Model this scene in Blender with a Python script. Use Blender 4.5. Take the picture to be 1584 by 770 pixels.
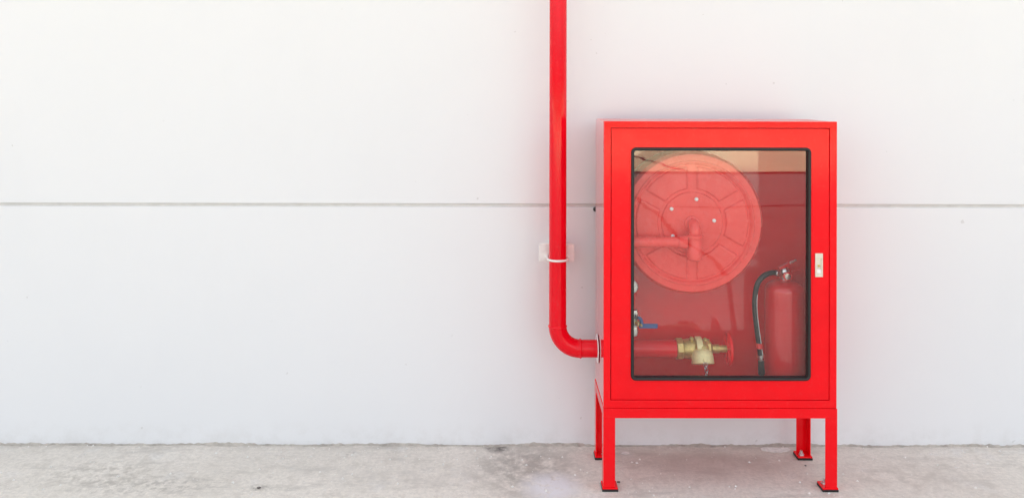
import bpy, bmesh, math, random
from mathutils import Vector, Matrix, noise
R = math.radians
random.seed(7)
for o in list(bpy.data.objects): bpy.data.objects.remove(o)
SC = bpy.context.scene
C = SC.collection

# ------------------------------------------------------------------ camera
EYE, DIST, FPX, W0 = 1.373, 2.75, 1237.5, 1584.0
cam_d = bpy.data.cameras.new('camera'); cam = bpy.data.objects.new('camera', cam_d); C.objects.link(cam)
cam.location = (0, -DIST, EYE); cam.rotation_mode = 'XYZ'
cam.rotation_euler = (R(90), R(-0.10), 0)
cam_d.sensor_width = 36; cam_d.lens = 36*FPX/W0
cam_d.shift_x = 2/W0; cam_d.shift_y = -245/W0
cam_d.clip_start = .05; cam_d.clip_end = 2000
SC.camera = cam

# ------------------------------------------------------------------ sky, sun, exposure
SUN_EL = 47.0
w = bpy.data.worlds.new('World'); SC.world = w; w.use_nodes = True
nt = w.node_tree; bg = nt.nodes['Background']
sky = nt.nodes.new('ShaderNodeTexSky'); sky.sky_type = 'NISHITA'; sky.sun_disc = False
sky.sun_elevation = R(SUN_EL); sky.sun_rotation = 0; sky.dust_density = 4; sky.air_density = 1.0; sky.ozone_density = 1.0
hs = nt.nodes.new('ShaderNodeHueSaturation'); hs.inputs['Saturation'].default_value = .25     # hazy, milky tropical sky
nt.links.new(sky.outputs[0], hs.inputs['Color']); nt.links.new(hs.outputs[0], bg.inputs[0])
bg.inputs[1].default_value = .15
sd = bpy.data.lights.new('sun', 'SUN'); sd.energy = 4.4; sd.angle = R(.5); sd.color = (1, .92, .80)
so = bpy.data.objects.new('sun', sd); C.objects.link(so)
# sun stands behind the building (+Y); light travels towards -Y and down
so.rotation_euler = Vector((0, -math.cos(R(SUN_EL)), -math.sin(R(SUN_EL)))).to_track_quat('-Z', 'Y').to_euler()
so.location = (0, 20, 25)
vs = SC.view_settings; vs.view_transform = 'Standard'; vs.look = 'None'; vs.gamma = 1; vs.use_curve_mapping = False
vs.exposure = 1.77

# ------------------------------------------------------------------ helpers
def P(px, py, Y):            # photo pixel + known distance of the plane -> world point
    s = FPX/(Y+DIST); return Vector(((px-790)/s, Y, EYE-(py-140)/s))
def G(px, py):               # photo pixel -> point on the ground
    Y = EYE*FPX/(py-140)-DIST; return Vector(((px-790)*(Y+DIST)/FPX, Y, 0))
def obj(name, bm, m, parent=None, smooth=None, bevel=0, seg=2):
    bmesh.ops.recalc_face_normals(bm, faces=bm.faces)
    me = bpy.data.meshes.new(name); bm.to_mesh(me); bm.free()
    o = bpy.data.objects.new(name, me); C.objects.link(o); me.materials.append(m)
    if smooth is not None:
        me.polygons.foreach_set('use_smooth', [True]*len(me.polygons))
        me.set_sharp_from_angle(angle=R(smooth))
    if bevel:
        b = o.modifiers.new('bevel', 'BEVEL'); b.width = bevel; b.segments = seg; b.limit_method = 'ANGLE'; b.angle_limit = R(40)
        b.harden_normals = True
        me.polygons.foreach_set('use_smooth', [True]*len(me.polygons)); me.set_sharp_from_angle(angle=R(40))
    if parent:
        o.parent = parent
        o.matrix_parent_inverse = world(parent).inverted()
    return o
def world(o):
    m = Matrix.LocRotScale(o.location, o.rotation_euler, o.scale)
    return (world(o.parent) @ o.matrix_parent_inverse @ m) if o.parent else m
def thing(name, label, cat, loc=(0, 0, 0), group=None):
    o = bpy.data.objects.new(name, None); C.objects.link(o); o.location = loc
    o.empty_display_size = .05
    return tag(o, label, cat, group)
def tag(o, label, cat, group=None):
    o['label'] = label; o['category'] = cat
    if group: o['group'] = group
    return o
def box(x0, x1, y0, y1, z0, z1, bm=None):
    bm = bm or bmesh.new()
    v = [bm.verts.new((x, y, z)) for x in (x0, x1) for y in (y0, y1) for z in (z0, z1)]
    for f in ((0, 1, 3, 2), (4, 6, 7, 5), (0, 4, 5, 1), (2, 3, 7, 6), (0, 2, 6, 4), (1, 5, 7, 3)): bm.faces.new([v[i] for i in f])
    return bm
def frame_of(d):
    d = Vector(d).normalized(); a = Vector((0, 0, 1)) if abs(d.z) < .9 else Vector((1, 0, 0))
    u = d.cross(a).normalized(); return d, u, d.cross(u).normalized()
def lathe(prof, org, axis, n=32, bm=None, caps=True):
    """prof: list of (distance along axis, radius)"""
    bm = bm or bmesh.new(); d, u, v = frame_of(axis); org = Vector(org); rings = []
    for t, r in prof:
        rings.append([bm.verts.new(org+d*t+(u*math.cos(2*math.pi*k/n)+v*math.sin(2*math.pi*k/n))*max(r, 1e-5)) for k in range(n)])
    for a, b in zip(rings, rings[1:]):
        for k in range(n): bm.faces.new((a[k], a[(k+1) % n], b[(k+1) % n], b[k]))
    if caps: bm.faces.new(rings[0]); bm.faces.new(rings[-1])
    return bm
def tube(pts, r, n=20, closed=False, bm=None):
    bm = bm or bmesh.new(); pts = [Vector(p) for p in pts]; N = len(pts); rings = []; u = None
    for i, p in enumerate(pts):
        a = pts[(i-1) % N] if (closed or i) else p; b = pts[(i+1) % N] if (closed or i < N-1) else p
        d = (b-a).normalized()
        if u is None: u = frame_of(d)[1]
        u = (u-d*u.dot(d)).normalized(); v = d.cross(u)
        rr = r[i] if isinstance(r, (list, tuple)) else r
        rings.append([bm.verts.new(p+(u*math.cos(2*math.pi*k/n)+v*math.sin(2*math.pi*k/n))*rr) for k in range(n)])
    pairs = list(zip(rings, rings[1:]))+([(rings[-1], rings[0])] if closed else [])
    for a, b in pairs:
        for k in range(n): bm.faces.new((a[k], a[(k+1) % n], b[(k+1) % n], b[k]))
    if not closed: bm.faces.new(rings[0]); bm.faces.new(rings[-1])
    return bm
def spline(pts, n=10):
    pts = [Vector(p) for p in pts]; out = []
    e = [2*pts[0]-pts[1]]+pts+[2*pts[-1]-pts[-2]]
    for i in range(1, len(e)-2):
        a, b, c, d = e[i-1:i+3]
        for k in range(n):
            t = k/n
            out.append(.5*(2*b+(c-a)*t+(2*a-5*b+4*c-d)*t*t+(3*b-a-3*c+d)*t**3))
    return out+[pts[-1]]
def prism(poly, z0, z1):     # extrude an XY polygon along Z
    bm = bmesh.new(); lo = [bm.verts.new((x, y, z0)) for x, y in poly]; hi = [bm.verts.new((x, y, z1)) for x, y in poly]
    n = len(poly); bm.faces.new(lo); bm.faces.new(hi)
    for k in range(n): bm.faces.new((lo[k], lo[(k+1) % n], hi[(k+1) % n], hi[k]))
    return bm
def rrect(x0, x1, z0, z1, r, n=8):
    out = []
    for cx, cz, a in ((x1-r, z1-r, 0), (x0+r, z1-r, 90), (x0+r, z0+r, 180), (x1-r, z0+r, 270)):
        for k in range(n+1):
            t = R(a+90*k/n); out.append((cx+r*math.cos(t), cz+r*math.sin(t)))
    return out
def lump(size, seed, flat=.5):
    bm = bmesh.new(); bmesh.ops.create_icosphere(bm, subdivisions=2, radius=size)
    for v in bm.verts:
        v.co *= 1+.55*noise.noise(v.co/size*1.3+Vector((seed*7.1, seed, 3)))
        v.co.z = v.co.z*flat+size*flat*.6
    return bm

# ------------------------------------------------------------------ materials
class NT:
    def __init__(s, name):
        s.m = bpy.data.materials.new(name); s.m.use_nodes = True; s.t = s.m.node_tree
        s.b = s.t.nodes['Principled BSDF']; s.out = s.t.nodes['Material Output']
    def n(s, kind, **kw):
        o = s.t.nodes.new('ShaderNode'+kind)
        for k, v in kw.items(): setattr(o, k, v)
        return o
    def l(s, a, b): s.t.links.new(a, b)
    def pos(s):
        return s.n('NewGeometry').outputs['Position']
    def noise(s, scale, detail=4, rough=.55, vec=None, stretch=None):
        vec = vec or s.pos()
        if stretch:
            mp = s.n('Mapping'); mp.inputs['Scale'].default_value = stretch; s.l(vec, mp.inputs[0]); vec = mp.outputs[0]
        o = s.n('TexNoise'); o.inputs['Scale'].default_value = scale; o.inputs['Detail'].default_value = detail; o.inputs['Roughness'].default_value = rough
        s.l(vec, o.inputs['Vector']); return o.outputs['Fac']
    def ramp(s, fac, stops):
        o = s.n('ValToRGB'); e = o.color_ramp.elements
        while len(e) < len(stops): e.new(.5)
        for i, (p, c) in enumerate(stops):
            e[i].position = p; e[i].color = (c, c, c, 1) if not isinstance(c, tuple) else c+(1,)
        s.l(fac, o.inputs[0]); return o.outputs[0]
    def mix(s, fac, a, b, mode='MIX'):
        o = s.n('Mix', data_type='RGBA', blend_type=mode)
        for sock, v in ((o.inputs[0], fac), (o.inputs[6], a), (o.inputs[7], b)):
            if hasattr(v, 'links'): s.l(v, sock)
            else: sock.default_value = v if not isinstance(v, tuple) else v+(1,)
        return o.outputs[2]
    def math(s, op, a, b=0., c=0.):
        o = s.n('Math', operation=op)
        for i, v in enumerate((a, b, c)):
            if hasattr(v, 'links'): s.l(v, o.inputs[i])
            else: o.inputs[i].default_value = v
        return o.outputs[0]
    def bump(s, h, strength, dist, prev=None, target='Normal'):
        o = s.n('Bump'); o.inputs['Strength'].default_value = strength; o.inputs['Distance'].default_value = dist
        s.l(h, o.inputs['Height'])
        if prev: s.l(prev, o.inputs['Normal'])
        return o.outputs[0]
    def set(s, **kw):
        for k, v in kw.items():
            i = s.b.inputs[k.replace('_', ' ')]
            if hasattr(v, 'links'): s.l(v, i)
            else: i.default_value = v if not isinstance(v, tuple) else v+(1,)
        return s.m

def red_paint(name, col, rough=.11, coat=0., wave=.28, wear=.4, spec=.27, dusty=0):
    t = NT(name)
    c = t.mix(t.ramp(t.noise(9, 5), [(.35, 0), (.7, .35)]), col, tuple(min(1, x*.8) for x in col))
    dust = t.ramp(t.noise(55, 6, .7), [(.55, 0), (.8, .10*wear)])
    c = t.mix(dust, c, (.55, .42, .38))
    if dusty: c = t.mix(t.ramp(t.noise(13, 6, .65), [(.3, dusty*.7), (.7, dusty)]), c, (.62, .57, .54)); rough = .5
    rg = t.ramp(t.noise(22, 5, .6), [(.3, rough*.75), (.75, rough*1.5)])
    b = t.bump(t.noise(5.5, 2, .4), wave, .004)
    b = t.bump(t.noise(240, 2, .5), .05, .0006, b)
    return t.set(Base_Color=c, Roughness=rg, Normal=b, Coat_Weight=coat, Coat_Roughness=.06, Coat_Normal=b, IOR=1.5, Specular_IOR_Level=spec)
RED = (.93, .0015, .008)
M_red = red_paint('red_gloss_paint', RED)
M_redtop = red_paint('dusty_red_paint', RED, dusty=.7)
M_redside = red_paint('red_side_paint', RED, .05, 1., .02, .2, .5)
M_redpipe = red_paint('red_pipe_paint', (.80, .001, .012), .10, 0., .06, .4, .30)
M_redin = red_paint('red_inner_paint', (.88, .004, .012), .05, 1., .10, .4, .5)
M_redreel = red_paint('red_reel_paint', (.90, .075, .065), .26, .2, .1, 1)
M_redext = red_paint('red_extinguisher_paint', (.64, .006, .012), .06, .6, .03, .3, .5)

def simple(name, col, rough, metal=0, var=.25, scale=60, bump=.15):
    t = NT(name)
    c = t.mix(t.ramp(t.noise(scale, 5, .6), [(.35, 0), (.75, 1)]), col, tuple(x*(1-var) for x in col))
    rg = t.ramp(t.noise(scale*1.7, 4), [(.3, rough*.8), (.8, min(1, rough*1.35))])
    return t.set(Base_Color=c, Roughness=rg, Metallic=metal, Normal=t.bump(t.noise(scale*5, 3), bump, .0005))
M_rubber = simple('black_rubber', (.012, .012, .012), .45)
M_hose = simple('black_hose_rubber', (.014, .015, .015), .4)
M_brass = simple('aged_brass', (.74, .55, .20), .36, .5, .45, 70)
M_brasscap = simple('pale_brass_casting', (.92, .80, .42), .45, .15, .2, 120)
M_chrome = simple('zinc_plated_steel', (.72, .72, .71), .28, 1, .2)
M_bolt = simple('bright_zinc_bolt', (.92, .91, .89), .45, .3, .1)
M_latch = simple('satin_nickel', (.80, .76, .66), .35, .7, .15)
M_dark = simple('dark_steel', (.05, .05, .05), .5, .3)
M_blue = simple('blue_vinyl', (.035, .09, .26), .45)
M_white = simple('white_bracket_paint', (.82, .805, .775), .55, 0, .16, 45, .4)
M_collar = simple('white_plastic', (.88, .88, .87), .35)
M_gauge = simple('white_dial', (.8, .8, .8), .4)
M_chip = simple('paint_chip', (.86, .84, .80), .8, 0, .3)
M_peb = simple('dark_crumb', (.16, .145, .13), .9, 0, .4, 100)

# painted wall
t = NT('white_wall_paint')
c = t.mix(t.ramp(t.noise(.7, 4), [(.35, 0), (.7, 1)]), (.78, .785, .785), (.76, .767, .77))
c = t.mix(t.ramp(t.noise(3.0, 6, .65, stretch=(1, 1, .35)), [(.5, 0), (.85, .35)]), c, (.735, .737, .735))
c = t.mix(t.ramp(t.noise(160, 3, .6), [(.72, 0), (.8, .25)]), c, (.6, .59, .57))
c = t.mix(t.ramp(t.noise(34, 2, .5), [(.755, 0), (.775, .45)]), c, (.50, .49, .47))
sep = t.n('SeparateXYZ'); t.l(t.pos(), sep.inputs[0])
lowd = t.math('MULTIPLY', t.ramp(sep.outputs[2], [(.0, 1), (.10, 0)]), t.ramp(t.noise(14, 6, .7), [(.45, 0), (.75, .55)]))
c = t.mix(lowd, c, (.60, .585, .56))
b = t.bump(t.noise(1.3, 3), .3, .006); b = t.bump(t.noise(130, 4, .6), .12, .0012, b)
M_wall = t.set(Base_Color=c, Roughness=.6, Normal=b, Specular_IOR_Level=.35)
M_joint = simple('joint_sealant', (.70, .69, .67), .85, 0, .12, 25, .4)

# weathered concrete
t = NT('weathered_concrete')
p = t.pos()
base = t.mix(t.ramp(t.noise(2.3, 6, .62), [(.32, 0), (.68, 1)]), (.79, .74, .665), (.72, .675, .60))
base = t.mix(t.ramp(t.noise(1.1, 3, .5), [(.45, 0), (.7, .6)]), base, (.64, .59, .525))
streak = t.ramp(t.noise(7, 7, .68, stretch=(.45, 1.6, 1)), [(.54, 0), (.66, .55)])
base = t.mix(streak, base, (.44, .41, .37))
pale = t.ramp(t.noise(5.2, 6, .6), [(.58, 0), (.7, .6)])
base = t.mix(pale, base, (.72, .71, .685))
fine = t.ramp(t.noise(70, 5, .7), [(.35, 0), (.68, 1)])
base = t.mix(t.math('MULTIPLY', fine, .5), base, (.44, .42, .385))
pits = t.ramp(t.noise(190, 3, .6), [(.65, 0), (.70, .75)])
base = t.mix(pits, base, (.27, .25, .225))
mott = t.ramp(t.noise(19, 7, .7), [(.50, 0), (.64, .5)])
base = t.mix(mott, base, (.50, .46, .405))
spk = t.ramp(t.noise(120, 2, .5), [(.70, 0), (.73, .8)])
base = t.mix(spk, base, (.82, .81, .79))
def blotch(px, py, rx, ry, scale, lo, hi, col, amt, base):
    g = G(px, py); mp = t.n('Mapping', vector_type='POINT')
    mp.inputs['Location'].default_value = (-g.x/rx, -g.y/ry, 0); mp.inputs['Scale'].default_value = (1/rx, 1/ry, 0)
    t.l(p, mp.inputs[0]); ln = t.n('VectorMath', operation='LENGTH'); t.l(mp.outputs[0], ln.inputs[0])
    fall = t.ramp(ln.outputs['Value'], [(.35, 1), (1, 0)])
    ms = t.math('MULTIPLY', fall, t.ramp(t.noise(scale, 6, .65), [(lo, 0), (hi, amt)]))
    return t.mix(ms, base, col)
base = blotch(815, 722, .26, .26, 17, .34, .56, (.36, .335, .30), .85, base)
base = blotch(855, 752, .13, .13, 18, .30, .50, (.70, .70, .72), .9, base)
base = blotch(770, 692, .06, .05, 40, .30, .55, (.10, .092, .085), .95, base)
base = blotch(165, 735, .30, .16, 30, .46, .62, (.44, .405, .355), .8, base)
base = blotch(402, 755, .05, .035, 60, .42, .62, (.30, .28, .25), .8, base)
base = blotch(240, 750, .35, .10, 34, .47, .6, (.42, .39, .35), .8, base)
base = blotch(600, 735, .4, .12, 14, .45, .65, (.50, .47, .43), .6, base)
base = blotch(1420, 735, .35, .15, 16, .42, .62, (.48, .44, .39), .7, base)
base = blotch(545, 702, .05, .04, 50, .45, .65, (.36, .335, .30), .7, base)
base = blotch(1110, 712, .45, .16, 9, .25, .6, (.53, .485, .43), .75, base)
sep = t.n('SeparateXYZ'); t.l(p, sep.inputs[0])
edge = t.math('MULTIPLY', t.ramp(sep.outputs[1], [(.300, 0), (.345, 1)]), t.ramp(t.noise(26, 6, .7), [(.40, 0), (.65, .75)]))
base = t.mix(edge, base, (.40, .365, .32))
b = t.bump(t.noise(11, 6, .6), .35, .006); b = t.bump(t.noise(150, 4, .65), .35, .0015, b)
M_conc = t.set(Base_Color=base, Roughness=t.ramp(t.noise(6, 4), [(.3, .65), (.7, .9)]), Normal=b, Specular_IOR_Level=.35)
M_mortar = simple('dirty_mortar', (.50, .46, .40), .9, 0, .45, 30, .6)
M_tar = simple('joint_tar', (.05, .045, .04), .8)

# window glass: clear, with real facing-dependent reflection and a little dust
t = NT('window_glass')
t.t.nodes.remove(t.b)
lw = t.n('LayerWeight'); lw.inputs[0].default_value = .5
fr = t.math('ADD', t.math('MULTIPLY', t.math('POWER', lw.outputs['Facing'], 5.), .92), .084)
tr = t.n('BsdfTransparent'); tr.inputs[0].default_value = (.95, .965, .955, 1)
gl = t.n('BsdfGlossy'); gl.inputs['Roughness'].default_value = .012
t.l(t.bump(t.noise(4, 1, .3), .02, .003), gl.inputs['Normal'])
mx = t.n('MixShader'); t.l(fr, mx.inputs[0]); t.l(tr.outputs[0], mx.inputs[1]); t.l(gl.outputs[0], mx.inputs[2])
df = t.n('BsdfDiffuse'); df.inputs[0].default_value = (.62, .6, .57, 1)
dm = t.n('MixShader'); t.l(t.ramp(t.noise(16, 6, .7), [(.35, .003), (.8, .02)]), dm.inputs[0]); t.l(mx.outputs[0], dm.inputs[1]); t.l(df.outputs[0], dm.inputs[2])
t.l(dm.outputs[0], t.out.inputs[0]); M_glass = t.m

# ------------------------------------------------------------------ ground
WALL = .350
bm = bmesh.new()
v = [bm.verts.new(q) for q in ((-400, -700, 0), (400, -700, 0), (400, 100, 0), (-400, 100, 0))]; bm.faces.new(v)
ground = obj('concrete_ground', bm, M_conc); ground['kind'] = 'structure'
t = NT('sun_brightened_concrete')  # yard concrete coloured paler and yellower to strengthen its sunlit reflection in the glass
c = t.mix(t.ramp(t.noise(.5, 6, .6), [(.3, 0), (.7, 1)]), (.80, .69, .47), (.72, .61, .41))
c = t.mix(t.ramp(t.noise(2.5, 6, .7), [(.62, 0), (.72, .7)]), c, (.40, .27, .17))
M_sunyard = t.set(Base_Color=c, Roughness=.85, Specular_IOR_Level=.3)
t = NT('added_dark_grass')  # unseen dark field, added to cut bounce light from the far yard
c = t.mix(t.ramp(t.noise(.3, 8, .65), [(.3, 0), (.7, 1)]), (.10, .12, .04), (.16, .15, .07))
M_addgrass = t.set(Base_Color=c, Roughness=1.)
for nm, y0, y1, m_ in (('sun_brightened_yard', -10.8, -30, M_sunyard), ('added_grass_field', -30.2, -690, M_addgrass)):
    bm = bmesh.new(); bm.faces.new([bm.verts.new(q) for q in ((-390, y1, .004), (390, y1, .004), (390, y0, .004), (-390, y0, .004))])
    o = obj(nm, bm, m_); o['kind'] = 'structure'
def strip(name, pts, wd, z=.004, jit=.0):
    bm = bmesh.new(); pts = [Vector(q) for q in pts]; prev = None
    for i, q in enumerate(pts):
        d = (pts[min(i+1, len(pts)-1)]-pts[max(i-1, 0)]).normalized(); s = Vector((-d.y, d.x, 0))*wd*.5*(1+random.uniform(-jit, jit))
        cur = (bm.verts.new((q+s).to_tuple()[:2]+(z,)), bm.verts.new((q-s).to_tuple()[:2]+(z,)))
        if prev: bm.faces.new((prev[0], prev[1], cur[1], cur[0]))
        prev = cur
    return obj(name, bm, M_tar, ground)
def wob(a, b, n, amp, seed):
    a, b = Vector(a), Vector(b); d = (b-a).normalized(); s = Vector((-d.y, d.x, 0)); L = (b-a).length
    return [a.lerp(b, k/n)+s*amp*(noise.noise(Vector((k/n*L*.9, seed, 0)))+.4*noise.noise(Vector((k/n*L*4, seed, 5)))) for k in range(n+1)]
strip('expansion_joint', [(-30, -10.62, 0), (30, -10.62, 0)], .32)
strip('crack', wob((1.6, -3.2, 0), (1.6, -10.6, 0), 60, .09, 1), .05, jit=.6)
strip('crack', wob((1.9, -6.7, 0), (6.5, -7.0, 0), 50, .18, 5), .06, jit=.7)
strip('crack', wob((3.0, -10.9, 0), (2.4, -14.6, 0), 40, .25, 9), .09, z=.008, jit=.6)

# ------------------------------------------------------------------ wall
WT, WX = 12.0, 40
wall = thing('building_wall', 'plain white painted exterior wall with one horizontal panel joint', 'wall', (0, WALL+.1, 0))
JZ0, JZ1 = .9215, .9335
edges = [(-.05, JZ0), (JZ1, 3.7), (3.712, 6.5), (6.512, 9.3), (9.312, WT)]
for a, b_ in edges: obj('panel', box(-WX, WX, WALL, WALL+.2, a, b_), M_wall, wall, bevel=.004, seg=3)
for a, b_ in list(zip(edges, edges[1:]))[1:]: obj('joint_filler', box(-WX, WX, WALL+.007, WALL+.18, a[1]+.0002, b_[0]-.0002), M_joint, wall)
# hand-smeared filler in the joint that shows: its depth and edges wander
bm = bmesh.new(); prev = None; N = 1600
for k in range(N+1):
    x = -3.2+6.4*k/N
    d0 = .0055+.002*noise.noise(Vector((x*2.2, 0, 11)))+.0012*noise.noise(Vector((x*19, 3, 0)))
    top = JZ1+.0006+.0018*max(-.2, noise.noise(Vector((x*9, 6, 0)))+noise.noise(Vector((x*33, 1, 0)))-.8)
    row = [(x, WALL+.004, JZ1+.001), (x, WALL-.0006, top), (x, WALL+max(d0-.002, .002), JZ1-.001), (x, WALL+max(d0, .0035)+.003*max(0, noise.noise(Vector((x*5, 9, 4)))), .5*(JZ0+JZ1)), (x, WALL+max(d0, .0035), JZ0+.0008), (x, WALL+.006, JZ0-.0005)]
    cur = [bm.verts.new(q) for q in row]
    if prev:
        for i in range(5): bm.faces.new((prev[i], prev[i+1], cur[i+1], cur[i]))
    prev = cur
obj('joint_filler', bm, M_joint, wall, smooth=50)
obj('joint_filler', box(-WX, WX, WALL+.013, WALL+.18, JZ0+.0002, JZ1-.0002), M_joint, wall)
# ragged mortar line where the wall meets the ground
bm = bmesh.new(); prev = None; N = 1500
for k in range(N+1):
    x = -3+6*k/N
    h = .004+.010*max(-.35, noise.noise(Vector((x*3.1, 0, 0)))+.6*noise.noise(Vector((x*17, 2, 0)))+.35*noise.noise(Vector((x*60, 4, 0))))
    wd = .009+.014*max(-.5, noise.noise(Vector((x*6, 8, 0)))+.5*noise.noise(Vector((x*40, 9, 0))))
    cur = [bm.verts.new(q) for q in ((x, WALL+.001, h+.001), (x, WALL-.002, h), (x, WALL-wd, .002), (x, WALL-wd-.002, -.002))]
    if prev:
        for i in range(3): bm.faces.new((prev[i], prev[i+1], cur[i+1], cur[i]))
    prev = cur
obj('mortar_edge', bm, M_mortar, wall)
# small wall plug left of the cabinet
pa = P(921, 323, WALL)
a = obj('wall_plug', lathe([(0, .006), (.004, .009), (.012, .009), (.014, .004)], pa+Vector((0, .001, 0)), (0, -1, 0), 12), M_dark)
tag(a, 'small dark plug in the wall just left of the cabinet at the panel joint', 'wall plug')

# ------------------------------------------------------------------ fire hose cabinet
CX0, CX1, CZ0, CZ1, CD = .322, 1.12, .284, 1.2663, .275
T = .003
cab = thing('fire_hose_cabinet', 'red steel fire hose cabinet on four legs with black-edged glass door', 'cabinet', ((CX0+CX1)/2, CD/2, 0))
obj('side_panel', box(CX0, CX0+T, .0, CD, CZ0, CZ1), M_redside, cab, bevel=.001)
obj('side_panel', box(CX1-T, CX1, .0, CD, CZ0, CZ1), M_redside, cab, bevel=.001)
obj('top_panel', box(CX0+T, CX1-T, .0, CD, CZ1-T, CZ1-.0002), M_redtop, cab)
obj('bottom_panel', box(CX0+T, CX1-T, .002, CD, CZ0+.0002, CZ0+T), M_redin, cab)
obj('back_panel', box(CX0+T, CX1-T, CD-T, CD-.0002, CZ0+T, CZ1-T), M_redin, cab)
def ring_panel(outer, inner, y0, y1):
    bm = bmesh.new(); es = []
    for loop in (outer, inner):
        vs_ = [bm.verts.new((x, y0, z)) for x, z in loop]
        es += [bm.edges.new((vs_[k], vs_[(k+1) % len(vs_)])) for k in range(len(vs_))]
    bmesh.ops.triangle_fill(bm, edges=es, use_beauty=True)
    r = bmesh.ops.extrude_face_region(bm, geom=list(bm.faces))
    for q in r['geom']:
        if isinstance(q, bmesh.types.BMVert): q.co.y = y1
    return bm
def rect(x0, x1, z0, z1): return [(x1, z1), (x0, z1), (x0, z0), (x1, z0)]
DX0, DX1, DZ0, DZ1 = P(946, 0, 0).x, P(1282.5, 0, 0).x, P(0, 617, 0).z, P(0, 198.5, 0).z
g_ = .0022
obj('front_frame', ring_panel(rect(CX0-.0012, CX1+.0012, CZ0+.0004, CZ1+.0012), rect(DX0-g_, DX1+g_, DZ0-g_, DZ1+g_), -.003, .022), M_red, cab, bevel=.0016, seg=3)
obj('frame_stop', ring_panel(rect(CX0+T+.001, CX1-T-.001, CZ0+T+.001, CZ1-T-.001), rect(DX0+.012, DX1-.012, DZ0+.012, DZ1-.012), .0225, .026), M_redin, cab)
WX0, WX1, WZ0, WZ1 = P(976, 0, 0).x, P(1254.5, 0, 0).x, P(0, 587.5, 0).z, P(0, 227.5, 0).z
door = obj('door', ring_panel(rect(DX0, DX1, DZ0, DZ1), list(reversed(rrect(WX0+.003, WX1-.003, WZ0+.003, WZ1-.003, .014))), -.0025, .019), M_red, cab, bevel=.0016, seg=3)
door['label'] = 'red steel door with a large rounded window'
# rubber gasket: swept profile
prof = [(0, .004), (.0005, -.0045), (.003, -.0085), (.007, -.0095), (.0105, -.007), (.0118, -.001), (.0118, .016), (0, .016)]
bm = bmesh.new(); rings = []
for off, y in prof:
    lp = rrect(WX0+off, WX1-off, WZ0+off, WZ1-off, max(.018-off, .006))
    rings.append([bm.verts.new((x, y, z)) for x, z in lp])
for a, b_ in zip(rings, rings[1:]+rings[:1]):
    for k in range(len(a)): bm.faces.new((a[k], a[(k+1) % len(a)], b_[(k+1) % len(a)], b_[k]))
obj('gasket', bm, M_rubber, door, smooth=50)
bm = bmesh.new(); bm.faces.new([bm.verts.new((x, .006, z)) for x, z in rrect(WX0+.0119, WX1-.0119, WZ0+.0119, WZ1-.0119, .006)])
glass = obj('glass_pane', bm, M_glass, door); glass['label'] = 'clear reflective glass pane'
# latch
lx0, lx1, lz0, lz1 = P(1260.5, 0, 0).x, P(1272.5, 0, 0).x, P(0, 427, 0).z, P(0, 390.5, 0).z
latch = obj('latch', ring_panel(rect(lx0, lx1, lz0, lz1), list(reversed(rrect(lx0+.006, lx1-.006, lz0+.012, lz1-.016, .003, 4))), -.0065, -.0026), M_latch, door, bevel=.001)
latch['label'] = 'small pale metal pull latch'
cx = (lx0+lx1)/2
# (latch innards hang on the door: no fourth level)
obj('latch_tongue', box(lx0+.0065, lx1-.0065, -.006, -.0026, lz0+.0125, lz0+.028), M_bolt, door, bevel=.001)
obj('latch_button', lathe([(0, .0042), (.003, .0042), (.0036, .003)], (cx, -.0026, lz0+.038), (0, -1, 0), 14), M_brass, door, smooth=40)
obj('latch_recess', box(lx0+.0062, lx1-.0062, -.0029, -.0026, lz0+.0285, lz1-.0165), M_latch, door)

# stand: rails and angle-iron legs
RZ0, RZ1 = P(0, 645, 0).z, CZ0-.0004
A = .0405; K = .004
SX0, SX1, SY0, SY1 = CX0-.002, CX1+.0025, -.0055, CD+.002
def angle_h(name, along, x0, x1, y0, y1, sy):  # horizontal angle iron: upright flange + top flange
    bm = bmesh.new()
    if along == 'x':
        yy = (y0, y0+K) if sy > 0 else (y0-K, y0)
        box(x0, x1, yy[0], yy[1], RZ0, RZ1, bm); box(x0+K, x1-K, *((yy[1], yy[1]+.03) if sy > 0 else (yy[0]-.03, yy[0])), RZ1-K, RZ1-.0003, bm)
    else:
        xx = (x0, x0+K) if sy > 0 else (x0-K, x0)
        box(xx[0], xx[1], y0, y1, RZ0, RZ1, bm)
    return obj(name, bm, M_red, cab, bevel=.0008)
angle_h('stand_rail', 'x', SX0, SX1, SY0, 0, 1)
angle_h('stand_rail', 'x', SX0, SX1, SY1, 0, -1)
angle_h('stand_rail', 'y', SX0+.0003, 0, SY0+K+.0003, SY1-K-.0003, 1)
angle_h('stand_rail', 'y', SX1-.0003, 0, SY0+K+.0003, SY1-K-.0003, -1)
for ix, sx in ((SX0, 1), (SX1, -1)):
    for iy, sy in ((SY0, 1), (SY1, -1)):
        L = [(0, 0), (A, 0), (A, K), (K, K), (K, A), (0, A)]
        leg = obj('leg', prism([(ix+sx*a_, iy+sy*b_) for a_, b_ in L], .0135, RZ0-.0003), M_red, cab, bevel=.0008)
        px0, px1 = sorted((ix-sx*.003, ix+sx*.050)); py0, py1 = sorted((iy-sy*.003, iy+sy*.050))
        obj('foot_plate', box(px0, px1, py0, py1, .008, .0133), M_red, leg, bevel=.001)
        obj('rubber_pad', box(px0-.001, px1+.001, py0-.001, py1+.001, .0003, .0078), M_rubber, leg, bevel=.0012)
        nx, ny = ix+sx*.032, iy+sy*.032
        bm = lathe([(.0133, .011), (.0148, .011)], (nx, ny, 0), (0, 0, 1), 20)
        lathe([(.0149, .0085), (.0225, .0085)], (nx, ny, 0), (0, 0, 1), 6, bm); lathe([(.0226, .005), (.030, .005), (.0305, .003)], (nx, ny, 0), (0, 0, 1), 12, bm)
        obj('anchor_nut', bm, M_chrome, leg, smooth=35)

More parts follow.
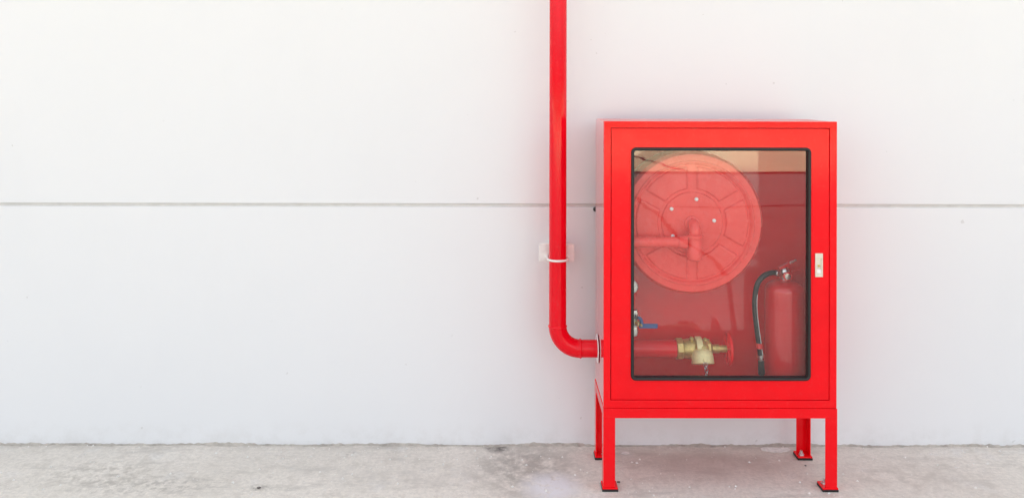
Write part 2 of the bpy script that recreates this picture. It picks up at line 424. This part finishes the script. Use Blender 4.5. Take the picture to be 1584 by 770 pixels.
# ------------------------------------------------------------------ standpipe
PY, PR = .183, .0318
sP = FPX/(PY+DIST)
PZ = EYE-(538.5-140)/sP; PX = (863.2-790)/sP
pipe = thing('standpipe', 'red vertical water pipe that bends through an elbow into the cabinet', 'pipe', (PX, PY, PZ))
ER = .082; VX_END = (1051-790)/sP
obj('riser', lathe([(0, PR), (4.6, PR)], (PX, PY, PZ+ER), (0, 0, 1), 48), M_redpipe, pipe, smooth=40)
cxE, czE = PX+ER, PZ+ER
obj('elbow', tube([(cxE-ER*math.cos(R(a_)), PY, czE-ER*math.sin(R(a_))) for a_ in range(0, 91, 5)], PR+.0012, 40), M_redpipe, pipe, smooth=40)
obj('branch', lathe([(0, PR), (VX_END-cxE, PR)], (cxE, PY, PZ), (1, 0, 0), 48), M_redpipe, pipe, smooth=40)
def weld(c, ax): 
    return lathe([(-.005, PR-.001), (-.003, PR+.0026), (0, PR+.0036), (.003, PR+.0026), (.005, PR-.001)], c, ax, 40, caps=False)
obj('weld_bead', weld((PX, PY, czE), (0, 0, 1)), M_redpipe, pipe, smooth=60)
obj('weld_bead', weld((cxE+.001, PY, PZ), (1, 0, 0)), M_redpipe, pipe, smooth=60)
obj('collar', lathe([(0, PR+.0008), (0, .050), (.001, .051), (.002, .051), (.002, PR+.0008)], (CX0-.005, PY, PZ), (1, 0, 0), 40, caps=False), M_collar, pipe, smooth=40)

# clamp with plate
pb = .228; q0, q1 = P(834, 404.5, pb), P(888.5, 377, pb)
cl = thing('pipe_clamp', 'white bracket plate and wire clamp holding the red standpipe to the wall', 'pipe clamp', ((q0.x+q1.x)/2, WALL, (q0.z+q1.z)/2))
bm = bmesh.new(); ol = rrect(q0.x, q1.x, q0.z, q1.z, .004, 4)
vs_ = [bm.verts.new((x+.0012*noise.noise(Vector((x*80, z*80, 1))), pb, z+.0012*noise.noise(Vector((x*80, z*80, 7))))) for x, z in ol]
f = bm.faces.new(vs_); r = bmesh.ops.extrude_face_region(bm, geom=[f])
for q in r['geom']:
    if isinstance(q, bmesh.types.BMVert): q.co.y = pb+.012
obj('bracket_plate', bm, M_white, cl, bevel=.0015)
obj('standoff', box(PX-.02, PX+.02, pb+.0122, WALL-.0005, q0.z+.008, q1.z-.008), M_white, cl, bevel=.002)
uz = P(863, 400.5, PY).z; ur = PR+.0052
pts = [(PX-ur, pb+.002, uz)]+[(PX-ur*math.cos(R(a_)), PY-ur*math.sin(R(a_)), uz) for a_ in range(0, 181, 10)]+[(PX+ur, pb+.002, uz)]
obj('u_bolt', tube(pts, .0042, 14), M_white, cl, smooth=60)
for s_ in (-1, 1): obj('nut', lathe([(-.009, .0085), (-.0005, .0085)], (PX+s_*ur, pb, uz), (0, 1, 0), 6), M_bolt, cl, bevel=.0006)

# ------------------------------------------------------------------ hose valve (brass, with cap, chain and red handwheel)
def VX(px): return (px-790)/sP
hv = thing('hose_valve', 'brass hose valve with capped outlet, chain and small red handwheel', 'valve', (VX(1075), PY, PZ))
x0 = VX(1046)
obj('coupling_nut', lathe([(0, .036), (.002, .040), (.022, .040), (.024, .036)], (x0, PY, PZ), (1, 0, 0), 8), M_brass, hv, bevel=.0015)
vb = lathe([(.024, .030), (.028, .034), (.05, .037), (.07, .0385), (.09, .0385), (.104, .035), (.112, .03), (.116, .024)], (x0, PY, PZ), (1, 0, 0), 36)
obj('body', vb, M_brass, hv, smooth=40)
obj('bonnet', lathe([(.104, .031), (.106, .0365), (.122, .0365), (.126, .028), (.132, .02)], (x0, PY, PZ), (1, 0, 0), 8), M_brass, hv, bevel=.001)
obj('stem', lathe([(.13, .0155), (.158, .0155), (.16, .0125), (.186, .0125), (.187, .007), (.20, .007)], (x0, PY, PZ), (1, 0, 0), 24), M_brass, hv, smooth=35)
oc = Vector((VX(1083), PY-.030, PZ+.012)); od = Vector((0, -.38, -.92)).normalized()
obj('outlet', tube(spline([(oc.x, PY, PZ), (oc.x, PY-.02, PZ+.004), oc, oc+od*.03], 6), [.026]*19, 28), M_brass, hv, smooth=60)
cap = obj('outlet_cap', lathe([(.004, .024), (.008, .030), (.016, .0355), (.026, .0385), (.040, .0395), (.052, .0400), (.055, .0385), (.0555, .031), (.053, .029), (.053, .0)], oc, od, 40), M_brasscap, hv, smooth=35)
_, cu, cv = frame_of(od)
for ang in (0, 180):
    dirv = cu*math.cos(R(ang))+cv*math.sin(R(ang)); ctr = oc+od*.046+dirv*.0415
    bm = box(-.006, .006, -.0055, .0055, -.006, .006); ax = dirv.cross(od)
    mt = Matrix((ax, dirv, od)).transposed().to_4x4(); mt.translation = ctr
    bm.transform(mt); obj('cap_lug', bm, M_brasscap, cap, bevel=.0015)
# strap lug over the top of the valve body
pts = [(x0+.078, PY-.012-.045*math.sin(R(a_)), PZ+.046*math.cos(R(a_))) for a_ in range(-10, 75, 8)]
bm = bmesh.new()
prev = None
for q in pts:
    q = Vector(q); n_ = (q-Vector((q.x, PY-.012, PZ))).normalized()
    cur = [bm.verts.new(q+Vector((s_*.011, 0, 0))+n_*h_) for s_, h_ in ((-1, -.004), (1, -.004), (1, .002), (-1, .002))]
    if prev:
        for k in range(4): bm.faces.new((prev[k], prev[(k+1) % 4], cur[(k+1) % 4], cur[k]))
    else: bm.faces.new(cur)
    prev = cur
bm.faces.new(prev)
obj('body_strap', bm, M_brasscap, hv, bevel=.001)
for dx, dz in ((.055, .038), (.104, .034)):
    obj('body_stud', lathe([(0, .009), (.014, .009), (.016, .006)], (x0+dx, PY-.01, PZ+dz-.006), (0, -.5, .85), 6), M_brass, hv, bevel=.0008)
# handwheel: rim in the YZ plane with hub and spokes
hx = VX(1127); HR = .055
hw = obj('handwheel', tube([(hx, PY+HR*math.cos(R(a_)), PZ+HR*math.sin(R(a_))) for a_ in range(0, 360, 8)], .006, 14, True), M_red, hv, smooth=60)
bm = lathe([(-.01, .011), (.008, .013), (.01, .009)], (hx, PY, PZ), (1, 0, 0), 20)
for a_ in range(20, 380, 72):
    tube([(hx, PY+r_*math.cos(R(a_)), PZ+r_*math.sin(R(a_))) for r_ in (.008, .03, HR)], [.006, .0045, .005], 10, False, bm)
obj('wheel_spokes', bm, M_red, hw, smooth=40)
obj('wheel_nut', lathe([(.0102, .007), (.017, .007)], (hx, PY, PZ), (1, 0, 0), 6), M_chrome, hw)
# chain
bm = bmesh.new(); st = oc+od*.050+Vector((0, -.0400, .004)); nlink = 6
obj('chain_ring', tube([(st.x+.008*math.cos(R(a_)), st.y, st.z+.002+.008*math.sin(R(a_))) for a_ in range(0, 360, 20)], .0013, 8, True), M_chrome, cap, smooth=60)
for k in range(nlink):
    c_ = st+Vector((.004*math.sin(k*.9), 0, -.007-.0115*k)); u = Vector((1, 0, 0)) if k % 2 else Vector((.25, -.95, 0)).normalized()
    tube([c_+u*(.0055*math.cos(R(a_)))+Vector((0, 0, .0085*math.sin(R(a_)))) for a_ in range(0, 360, 24)], .0017, 6, True, bm)
obj('chain', bm, M_chrome, hv, smooth=60)

# ------------------------------------------------------------------ hose reel
RY = .078; sR = FPX/(RY+DIST); rc = P(1071.5, 344.5, RY); RR = 110.5/sR
reel = thing('hose_reel', 'round red hose reel with embossed disc behind the cabinet glass', 'hose reel', (rc.x, .15, rc.z-RR))
def sstep(a_, b_, x): 
    x = min(1, max(0, (x-a_)/(b_-a_))); return x*x*(3-2*x)
def disc_h(r, th):
    h = -.010*(1-sstep(.205, .212, r))*1.0           # pan sunk inside the rim
    h += .0035*(sstep(.2125, .2155, r)-sstep(.2185, .2215, r))
    # six pressed sectors
    ph = (th+math.pi/6) % (math.pi/3)-math.pi/6     # angle to the nearest rib centre
    dist = abs(r*math.sin(ph))
    sec = sstep(.0165, .0205, dist)*sstep(.119, .124, r)*(1-sstep(.196, .201, r))
    h += .007*sec
    h += .006*(1-sstep(.106, .110, r))               # raised centre boss plate
    h -= .018*sstep(RR-.014, RR, r)**2
    return h
def disc(name, y, sgn, na=288):
    rs = [.0]+[k*.01 for k in range(1, 4)]+[.038+.001*k for k in range(10)]+[.06, .075, .09, .1, .104]+[.105+.0007*k for k in range(9)]+[.1125, .116]+[.118+.0008*k for k in range(9)]+[.13, .145, .16, .175, .188, .194]+[.195+.0008*k for k in range(34)]+[.225, .23, RR-.016, RR-.013, RR-.010, RR-.007, RR-.004, RR-.002, RR]
    rs = sorted(set(round(x, 5) for x in rs))
    bm = bmesh.new(); prev = None
    for r in rs:
        cur = [bm.verts.new((rc.x+r*math.sin(2*math.pi*k/na), y-sgn*disc_h(r, 2*math.pi*k/na), rc.z+r*math.cos(2*math.pi*k/na))) for k in range(na)] if r > 0 else [bm.verts.new((rc.x, y-sgn*disc_h(0, 0), rc.z))]
        if prev:
            for k in range(na):
                k2 = (k+1) % na
                bm.faces.new((prev[0], cur[k2], cur[k]) if len(prev) == 1 else (prev[k], prev[k2], cur[k2], cur[k]))
        prev = cur
    back = [bm.verts.new((v_.co.x, v_.co.y+sgn*.004, v_.co.z)) for v_ in prev]
    for k in range(na): bm.faces.new((prev[k], prev[(k+1) % na], back[(k+1) % na], back[k]))
    return obj(name, bm, M_redreel, reel, smooth=35)
disc('front_disc', RY, 1); disc('rear_disc', .240, -1)
obj('drum', lathe([(.10, .10), (.225, .10)], (rc.x, 0, rc.z), (0, 1, 0), 40), M_redin, reel, smooth=40)
bm = bmesh.new()
for lay, rr_ in enumerate((.112, .136, .160, .184)):
    tube([(rc.x+rr_*math.cos(k*.13), .113+.095*k/290, rc.z+rr_*math.sin(k*.13)) for k in range(290)], .0112, 8, False, bm)
obj('wound_hose', bm, M_hose, reel, smooth=60)
for px, py in ((1078, 308), (1039.5, 323), (1105.5, 341), (1041.5, 365)):
    c_ = P(px, py, RY-.002); c_.y = RY+.0038
    obj('bolt', lathe([(0, .0066), (.004, .0066), (.0062, .0045), (.0068, .0)], c_, (0, -1, 0), 16), M_bolt, reel, smooth=40)
AY = .044; ac = P(1071.5, 374, AY); hz = P(1071, 345, AY).z; ax0 = CX0+.05
obj('hub', lathe([(AY+.012, .0195), (RY-.006, .0195), (RY-.004, .026), (RY+.004, .026)], (rc.x, 0, hz-.006), (0, 1, 0), 28), M_redreel, reel, smooth=40)
X_ = ac.x
arm = obj('swing_arm', lathe([(0, .0185), (X_-ax0-.02, .0185)], (ax0, AY, ac.z), (1, 0, 0), 28), M_redreel, reel, smooth=40)
obj('arm_socket', lathe([(0, .0215), (.028, .0235), (.03, .0235)], (X_-.05, AY, ac.z), (1, 0, 0), 28), M_redreel, arm, smooth=40)
e_ = .022
obj('elbow', tube([(rc.x, AY, ac.z), (rc.x, AY, hz-.030)]+[(rc.x, AY+e_*(1-math.cos(R(a_))), hz-.006-e_+e_*math.sin(R(a_))) for a_ in range(0, 91, 10)], .0195, 28), M_redreel, arm, smooth=45)
z_ = ac.z
obj('swivel_joint', lathe([(-.062, .020), (-.058, .0265), (-.022, .0275), (-.018, .025), (.012, .025), (.016, .0285), (.024, .0285), (.028, .021)], (rc.x, AY, z_), (0, 0, 1), 30), M_redreel, arm, smooth=35)
obj('hinge_post', lathe([(-.30, .017), (.12, .017)], (ax0, AY+.012, ac.z), (0, 0, 1), 24), M_redreel, reel, smooth=40)

# ------------------------------------------------------------------ feed line with gauge and lever valve
fy = .085; fx = P(977, 0, fy).x
fl = thing('reel_feed_line', 'feed pipe with blue lever valve beside the left window edge', 'valve', (fx, fy, PZ+.05))
obj('feed_pipe', tube([(fx-.01, PY, PZ+.03), (fx-.01, PY, PZ+.05), (fx-.01, PY-.03, PZ+.068), (fx-.002, fy+.03, PZ+.072), (fx, fy, PZ+.09), (fx, fy, .70), (ax0+.0, AY+.045, .73)], .0125, 18), M_redin, fl, smooth=60)
bz = P(985, 497, fy).z
obj('valve_body', lathe([(-.045, .016), (-.03, .0195), (-.018, .0165), (.018, .0165), (.03, .0195), (.045, .016)], (fx+.006, fy-.008, bz), (0, 0, 1), 8), M_chrome, fl, bevel=.001)
obj('valve_stem', lathe([(0, .009), (.018, .009), (.02, .006), (.03, .006)], (fx+.014, fy-.016, bz), (.6, -.8, 0), 14), M_brass, fl, smooth=40)
lv0 = Vector((fx+.022, fy-.036, bz-.004))
obj('lever', (lambda bm: bm)(tube(spline([lv0+Vector((-.004, 0, .030)), lv0+Vector((.006, 0, .022)), lv0+Vector((.010, 0, .006))], 6), .006, 12)), M_blue, fl, smooth=60)
bm = box(lv0.x, P(1018, 0, fy-.036).x, lv0.y-.003, lv0.y+.003, lv0.z-.009, lv0.z+.008)
obj('lever_grip', bm, M_blue, fl, bevel=.003)
gc = P(976.5, 443, fy-.02)
ga = thing('pressure_gauge', 'round white pressure gauge half hidden by the left door edge', 'gauge', gc)
obj('gauge_case', lathe([(.022, .018), (.018, .0255), (-.004, .0255), (-.006, .0235), (-.0045, .0225)], gc, (0, 1, 0), 32), M_chrome, ga, smooth=40)
obj('dial', lathe([(-.0035, .0224), (-.0025, .0224)], gc, (0, 1, 0), 32), M_gauge, ga)
obj('stem', lathe([(0, .006), (.05, .006)], gc+Vector((-.004, .012, -.006)), (-.25, .35, -1), 12), M_brass, ga, smooth=40)

# ------------------------------------------------------------------ extinguisher
ey = .14; sE = FPX/(ey+DIST); ex = (1214.5-790)/sE
def EZ(py): return EYE-(py-140)/sE
er = 30/sE; z0 = CZ0+T+.001
ext = thing('fire_extinguisher', 'red fire extinguisher with black hose standing inside the cabinet', 'extinguisher', (ex, ey, z0))
zs = EZ(447)
prof = [(z0, er-.006), (z0+.004, er-.001), (z0+.012, er), (zs, er)]+[(zs+.034*math.sin(R(a_)), .018+(er-.018)*math.cos(R(a_))) for a_ in range(10, 91, 10)]+[(zs+.040, .017)]
obj('cylinder', lathe(prof, (ex, ey, 0), (0, 0, 1), 48), M_redext, ext, smooth=40)
zn = zs+.038
head = obj('valve_head', lathe([(0, .0175), (.006, .0185), (.008, .014), (.016, .014), (.018, .0165), (.034, .0165), (.04, .012)], (ex, ey, zn), (0, 0, 1), 24), M_chrome, ext, smooth=40)
hc = Vector((ex+.001, ey-.014, EZ(424)))
obj('gauge_case', lathe([(0, .0145), (.014, .0165), (.017, .0165), (.018, .0145)], hc, (0, -1, 0), 28), M_redext, head, smooth=40)
obj('gauge_dial', lathe([(.0165, .0125), (.0178, .0125), (.0192, .0)], hc, (0, -1, 0), 24), M_chrome, head, smooth=40)
def bar(name, a_, b_, w_, h_, m, par):
    a_, b_ = Vector(a_), Vector(b_); d = (b_-a_).normalized(); s_ = Vector((0, 1, 0)); u = d.cross(s_).normalized()
    bm = box(0, (b_-a_).length, -w_/2, w_/2, -h_/2, h_/2); mt = Matrix((d, s_, -u if False else d.cross(s_))).transposed().to_4x4(); mt.translation = a_
    bm.transform(mt); return obj(name, bm, m, par, bevel=.0015)
zt = zn+.034
bar('squeeze_lever', (ex-.022, ey, zt+.004), (ex+.030, ey, zt+.030), .020, .010, M_redext, ext)
bar('lever_tip', (ex+.014, ey-.011, zt+.0255), (ex+.038, ey-.011, zt+.0375), .004, .008, M_chrome, ext)
bar('carry_handle', (ex+.008, ey, zt-.010), (ex+.062, ey, zt+.002), .018, .005, M_redext, ext)
obj('safety_pin', tube([(ex-.006, ey-.02, zt+.006), (ex-.006, ey+.018, zt+.006)], .0016, 8), M_chrome, ext)
def E2(px, py, y): return P(px, py, y)
hp = [E2(1203, 421.5, ey-.01), E2(1194, 421, ey-.018), E2(1182, 426, ey-.028), E2(1172.5, 438, ey-.034), E2(1168.2, 460, ey-.036), E2(1168.8, 485, ey-.036), E2(1172, 512, ey-.036), E2(1176, 540, ey-.036), E2(1177.5, 552, ey-.036)]
sp = spline(hp, 8)
hose = obj('hose', tube(sp, .0092, 18), M_hose, ext, smooth=60)
obj('ferrule', lathe([(0, .0105), (.018, .0115), (.02, .009)], E2(1206.5, 421.7, ey-.009), (hp[0]-hp[1])*-1, 20), M_chrome, hose, smooth=40)
obj('hose_stripe', tube([q+Vector((.0058, -.0075, 0)) for q in sp[30:62]], .0012, 6), M_gauge, hose, smooth=60)
obj('lower_ferrule', lathe([(0, .0112), (.018, .0112)], E2(1177.2, 548, ey-.036), (.05, 0, -1), 20), M_chrome, hose, smooth=40)
obj('nozzle', lathe([(0, .0105), (.01, .0105), (.05, .0125), (.052, .009)], E2(1177.8, 556, ey-.036), (.06, 0, -1), 20), M_rubber, hose, smooth=40)
sb0 = E2(1171, 541, ey-.047)
bm = bmesh.new(); sz = E2(0, 533.5, ey-.036).z; hx_ = E2(1175, 0, ey-.036).x
obj('hose_strap', lathe([(0, .0128), (.018, .0128)], (hx_, ey-.036, sz-.009), (.05, 0, 1), 20), M_redext, hose, smooth=40)
obj('cylinder_band', lathe([(0, er+.0012), (.016, er+.0012)], (ex, ey, sz-.008), (0, 0, 1), 48, caps=False), M_redext, ext, smooth=40)

# ------------------------------------------------------------------ litter on the ground
def place(name, bm, m, p_, label, cat, rz=0):
    bm.transform(Matrix.Translation(p_) @ Matrix.Rotation(rz, 4, 'Z')); return tag(obj(name, bm, m), label, cat)
def flake(w_, d_, seed):
    pts = []; r0 = random.Random(seed)
    for k in range(11):
        a_ = 2*math.pi*k/11; f_ = r0.uniform(.65, 1.05); pts.append((w_*.5*f_*math.cos(a_), d_*.5*f_*math.sin(a_)))
    bm = prism(pts, .0008, .0028)
    for v_ in bm.verts: v_.co.z += .004*max(0, noise.noise(v_.co*60+Vector((seed, 0, 0))))
    return bm
place('paint_flake', flake(.12, .05, 2), M_chip, G(1200, 695), 'long pale flake of peeled paint on the ground beside the rear right leg', 'paint flake')
place('paint_flake', flake(.036, .03, 4), M_chip, G(969, 700.5), 'small pale paint chip on the ground right of the front left leg', 'paint flake')
place('crumb', lump(.007, 3, .35), M_peb, G(401, 755), 'dark crumb of dirt lying on the concrete at left near the bottom edge', 'crumb')
place('crumb', lump(.004, 5), M_peb, G(1247, 719), 'small dark crumb under the cabinet between the right legs', 'crumb')
place('crumb', lump(.006, 6, .35), M_peb, G(958, 745), 'small dark crumb right beside the front left foot', 'crumb')
bm = bmesh.new(); rr = random.Random(11)
for k in range(420):
    x, y = rr.uniform(-2.3, 2.6), WALL-abs(rr.gauss(0, .28))-.008
    s_ = rr.choice((.002, .0026, .003, .004, .006)); a_ = rr.uniform(0, 6.3)
    b4 = [bm.verts.new((x+s_*math.cos(a_+i*1.57)*rr.uniform(.6, 1.2), y+s_*math.sin(a_+i*1.57)*rr.uniform(.6, 1.2), .0006)) for i in range(4)]
    tp = bm.verts.new((x, y, s_*.9))
    bm.faces.new(b4)
    for i in range(4): bm.faces.new((b4[i], b4[(i+1) % 4], tp))
o = obj('paint_crumbs', bm, M_chip); o['kind'] = 'stuff'; tag(o, 'tiny pale paint crumbs scattered over the concrete', 'debris')
